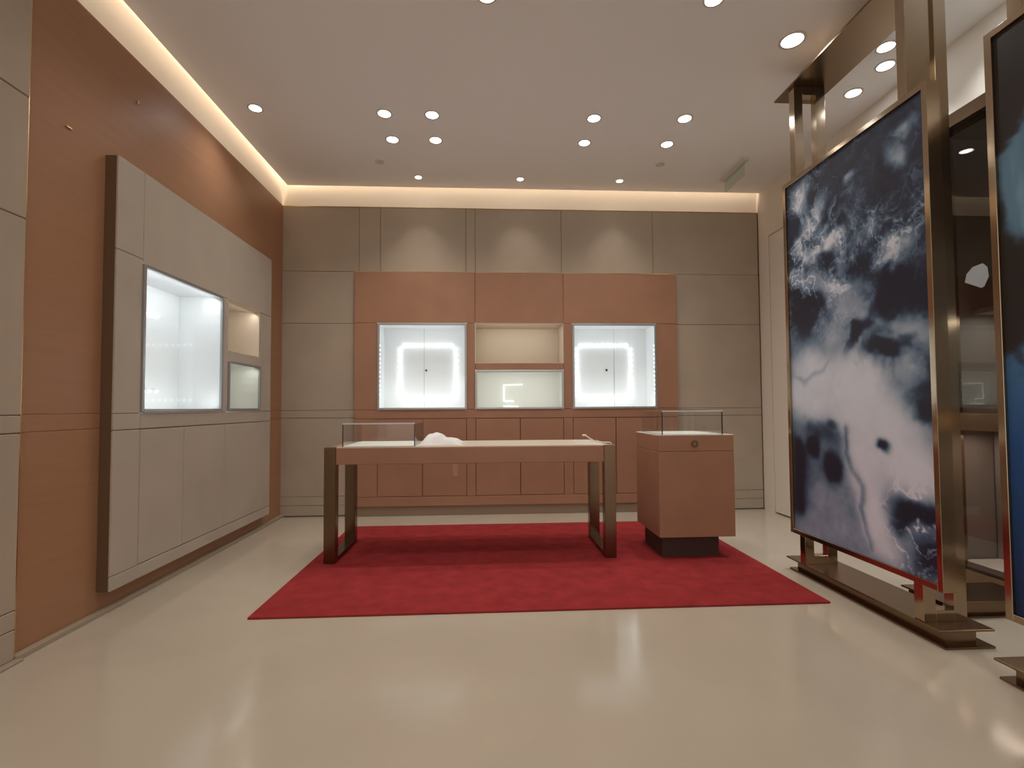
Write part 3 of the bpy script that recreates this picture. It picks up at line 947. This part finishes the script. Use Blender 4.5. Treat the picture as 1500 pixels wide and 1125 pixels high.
def art_screen(dy, label, rgb, art_label):
    t = thing('art_screen', label, 'screen', (2.26, 2.865 + dy, 0.0), 'tall gold framed art screens')
    yn, yf = 2.265 + dy, 3.462 + dy
    g = M['gold']
    # floor channel, an I-section on its side
    MB().box(2.125, 2.398, yn, yf, 0.080, 0.090, bev=0.0015).box(2.185, 2.338, yn + 0.035, yf - 0.035, 0.010, 0.080).box(2.150, 2.398, yn, yf, 0.0, 0.010).build('base_channel', M['bronze'], t)
    MB().box(2.115, 2.425, yn, yf, 3.362, 3.374, bev=0.0015).box(2.29, 2.36, yn + 0.03, yf - 0.03, 3.374, H).build('top_channel', M['bronze'], t)
    # two hoops
    px = (2.135, 2.197, 2.292, 2.358)
    pt, pb = 2.722, 0.272
    for hy in (2.360 + dy, 3.262 + dy):
        for (a0, a1, z0_, z1_) in ((px[0], px[1], 0.090, pb), (px[0], px[1], pt, 3.362), (px[2], px[3], 0.090, 3.362)):
            box('post', g, (a0, a1, hy, hy + 0.055, z0_, z1_), t, bev=0.0015)
        box('cross_bar', g, (px[1], px[2], hy, hy + 0.055, 0.090, 0.145), t, bev=0.0015)
        box('cross_bar', g, (px[1], px[2], hy, hy + 0.055, 3.300, 3.362), t, bev=0.0015)
        box('cross_bar', g, (px[1], px[2], hy + 0.01, hy + 0.045, 2.60, 2.65), t, bev=0.0015)
        box('cross_bar', g, (px[1], px[2], hy + 0.01, hy + 0.045, 0.36, 0.41), t, bev=0.0015)
    box('back_plate', g, (px[1], px[2], 2.375 + dy, 2.385 + dy, 2.65, 3.300), t)
    # art panel
    p0, p1 = 2.243 + dy, 3.408 + dy
    fx0, fx1 = 2.128, 2.198
    f = MB()
    fw = 0.030
    f.box(fx0, fx1, p0, p0 + fw, pb, pt, bev=0.0015).box(fx0, fx1, p1 - fw, p1, pb, pt, bev=0.0015)
    f.box(fx0, fx1, p0 + fw, p1 - fw, pb, pb + fw, bev=0.0015).box(fx0, fx1, p0 + fw, p1 - fw, pt - fw, pt, bev=0.0015)
    f.build('art_frame', g, t)
    box('art_backing', M['dark_bronze'], (fx0 + 0.016, fx1 - 0.004, p0 + fw, p1 - fw, pb + fw, pt - fw), t)
    art_sheet(t, rgb, fx0 + 0.0145, p1 - fw, p0 + fw, pt - fw, pb + fw, art_label)
    return t


art_screen(0.0, 'tall gold screen holding a navy and white ocean foam print, beside the red rug', paint_ocean(460, 210), 'navy and white print of churning sea foam')
art_screen(-1.442, 'tall gold screen with a black and blue painting, cut by the right edge', paint_strokes(300, 140), 'black print with pale and deep blue strokes')

# low bronze channel on the floor behind the first screen
fc = thing('floor_channel', 'low bronze channel on the floor running from the ocean screen to the right wall', 'channel', (2.72, 2.60, 0))
MB().box(2.45, 3.02, 2.585, 2.86, 0.080, 0.090, bev=0.0015).build('top_flange', M['bronze'], fc)
MB().box(2.47, 3.00, 2.612, 2.83, 0.010, 0.080).build('web', M['bronze'], fc)
MB().box(2.45, 3.02, 2.585, 2.86, 0.0, 0.010).build('bottom_flange', M['bronze'], fc)

# ================================================================== SHOP WINDOW BAY (right wall)
sw = thing('shop_showcase', 'smoked glass shop showcase with bronze frame in the right wall, behind the screens', 'showcase', (3.3, 2.1, 0))
SY0, SY1 = 0.92, 3.22
box('sill', M['bronze'], (3.095, 3.75, SY0, SY1, 0.0, 0.092), sw, bev=0.002)
box('head_beam', M['bronze'], (3.060, 3.75, SY0, SY1, 2.975, 3.062), sw, bev=0.002)
for y0 in (SY0, SY1 - 0.07):
    box('post', M['bronze'], (3.097, 3.17, y0, y0 + 0.07, 0.092, 2.975), sw, bev=0.002)
box('mullion', M['bronze'], (3.097, 3.16, SY0 + 0.07, SY1 - 0.07, 0.985, 1.098), sw, bev=0.002)
box('glass_pane', M['tint'], (3.120, 3.128, SY0 + 0.07, SY1 - 0.07, 1.098, 2.975), sw, label='smoked brown glass')
box('glass_pane', M['tint'], (3.120, 3.128, SY0 + 0.07, SY1 - 0.07, 0.092, 0.985), sw, label='smoked brown glass')
box('lining', M['brown_lining'], (3.70, 3.75, SY0, SY1, 0.092, 2.975), sw)
box('lining', M['brown_lining'], (3.17, 3.70, SY1 - 0.02, SY1, 0.092, 2.975), sw)
box('lining', M['brown_lining'], (3.17, 3.70, SY0, SY0 + 0.02, 0.092, 2.975), sw)
box('display_floor', M['case_soft'], (3.16, 3.68, SY0 + 0.08, SY1 - 0.04, 0.092, 0.125), sw, label='pale showcase floor')
box('lower_panel', M['grey_lining'], (3.42, 3.44, SY0 + 0.03, SY1 - 0.03, 0.125, 1.05), sw, label='grey lower back panel')
box('display_shelf', M['case_soft'], (3.17, 3.66, SY0 + 0.03, SY1 - 0.03, 1.10, 1.13), sw, label='pale lit display shelf')
box('shelf_back', M['teal_lining'], (3.60, 3.62, SY0 + 0.03, SY1 - 0.03, 1.13, 1.76), sw, label='grey green back of the lit shelf')
box('shelf_lid', M['grey_lining'], (3.30, 3.66, SY0 + 0.03, SY1 - 0.03, 1.76, 1.79), sw)
o = strip((3.40, 2.1, 1.75), 0.03, 2.0, (0, 0, -1), 6.0, (0.85, 0.97, 1.0))
o = strip((3.25, 2.1, 0.95), 0.03, 2.0, (0, 0, -1), 6.0, (1, 0.95, 0.9))
strip((3.082, 2.1, 3.072), 0.02, 2.2, (0.02, 0, 1), 1.6, (0.92, 0.97, 1.0))   # uplight on the showcase head
lbm = bmesh.new()  # opaque pale sheet standing in for a reflection on the glass
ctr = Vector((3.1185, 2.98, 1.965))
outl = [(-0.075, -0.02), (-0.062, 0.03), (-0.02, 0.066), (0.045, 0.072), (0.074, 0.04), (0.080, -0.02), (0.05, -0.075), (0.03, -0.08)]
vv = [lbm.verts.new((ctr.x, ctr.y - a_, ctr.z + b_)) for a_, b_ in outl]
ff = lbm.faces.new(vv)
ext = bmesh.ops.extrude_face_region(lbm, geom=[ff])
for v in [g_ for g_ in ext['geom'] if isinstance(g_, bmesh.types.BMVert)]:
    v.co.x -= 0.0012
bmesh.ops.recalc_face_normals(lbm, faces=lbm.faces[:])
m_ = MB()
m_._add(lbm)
pp = m_.build('reflection_patch', M['pale_reflection'], sw)
pp['label'] = 'small irregular white painted reflection on the dark glass'

# two tiny metal wall clips left on the veneer wall
b = MB().box(VX, VX + 0.010, 2.665, 2.70, 2.626, 2.636, bev=0.002)
tag(b.build('wall_clip', M['gold_trim']), 'short gold clip on the brown veneer wall, near the leather edge', 'clip', 'metal clips on the veneer wall')
b = MB().box(VX, VX + 0.010, 3.183, 3.197, 3.070, 3.092, bev=0.002)
tag(b.build('wall_clip', M['gold_trim']), 'tiny gold clip high on the brown veneer wall, above the cabinet', 'clip', 'metal clips on the veneer wall')
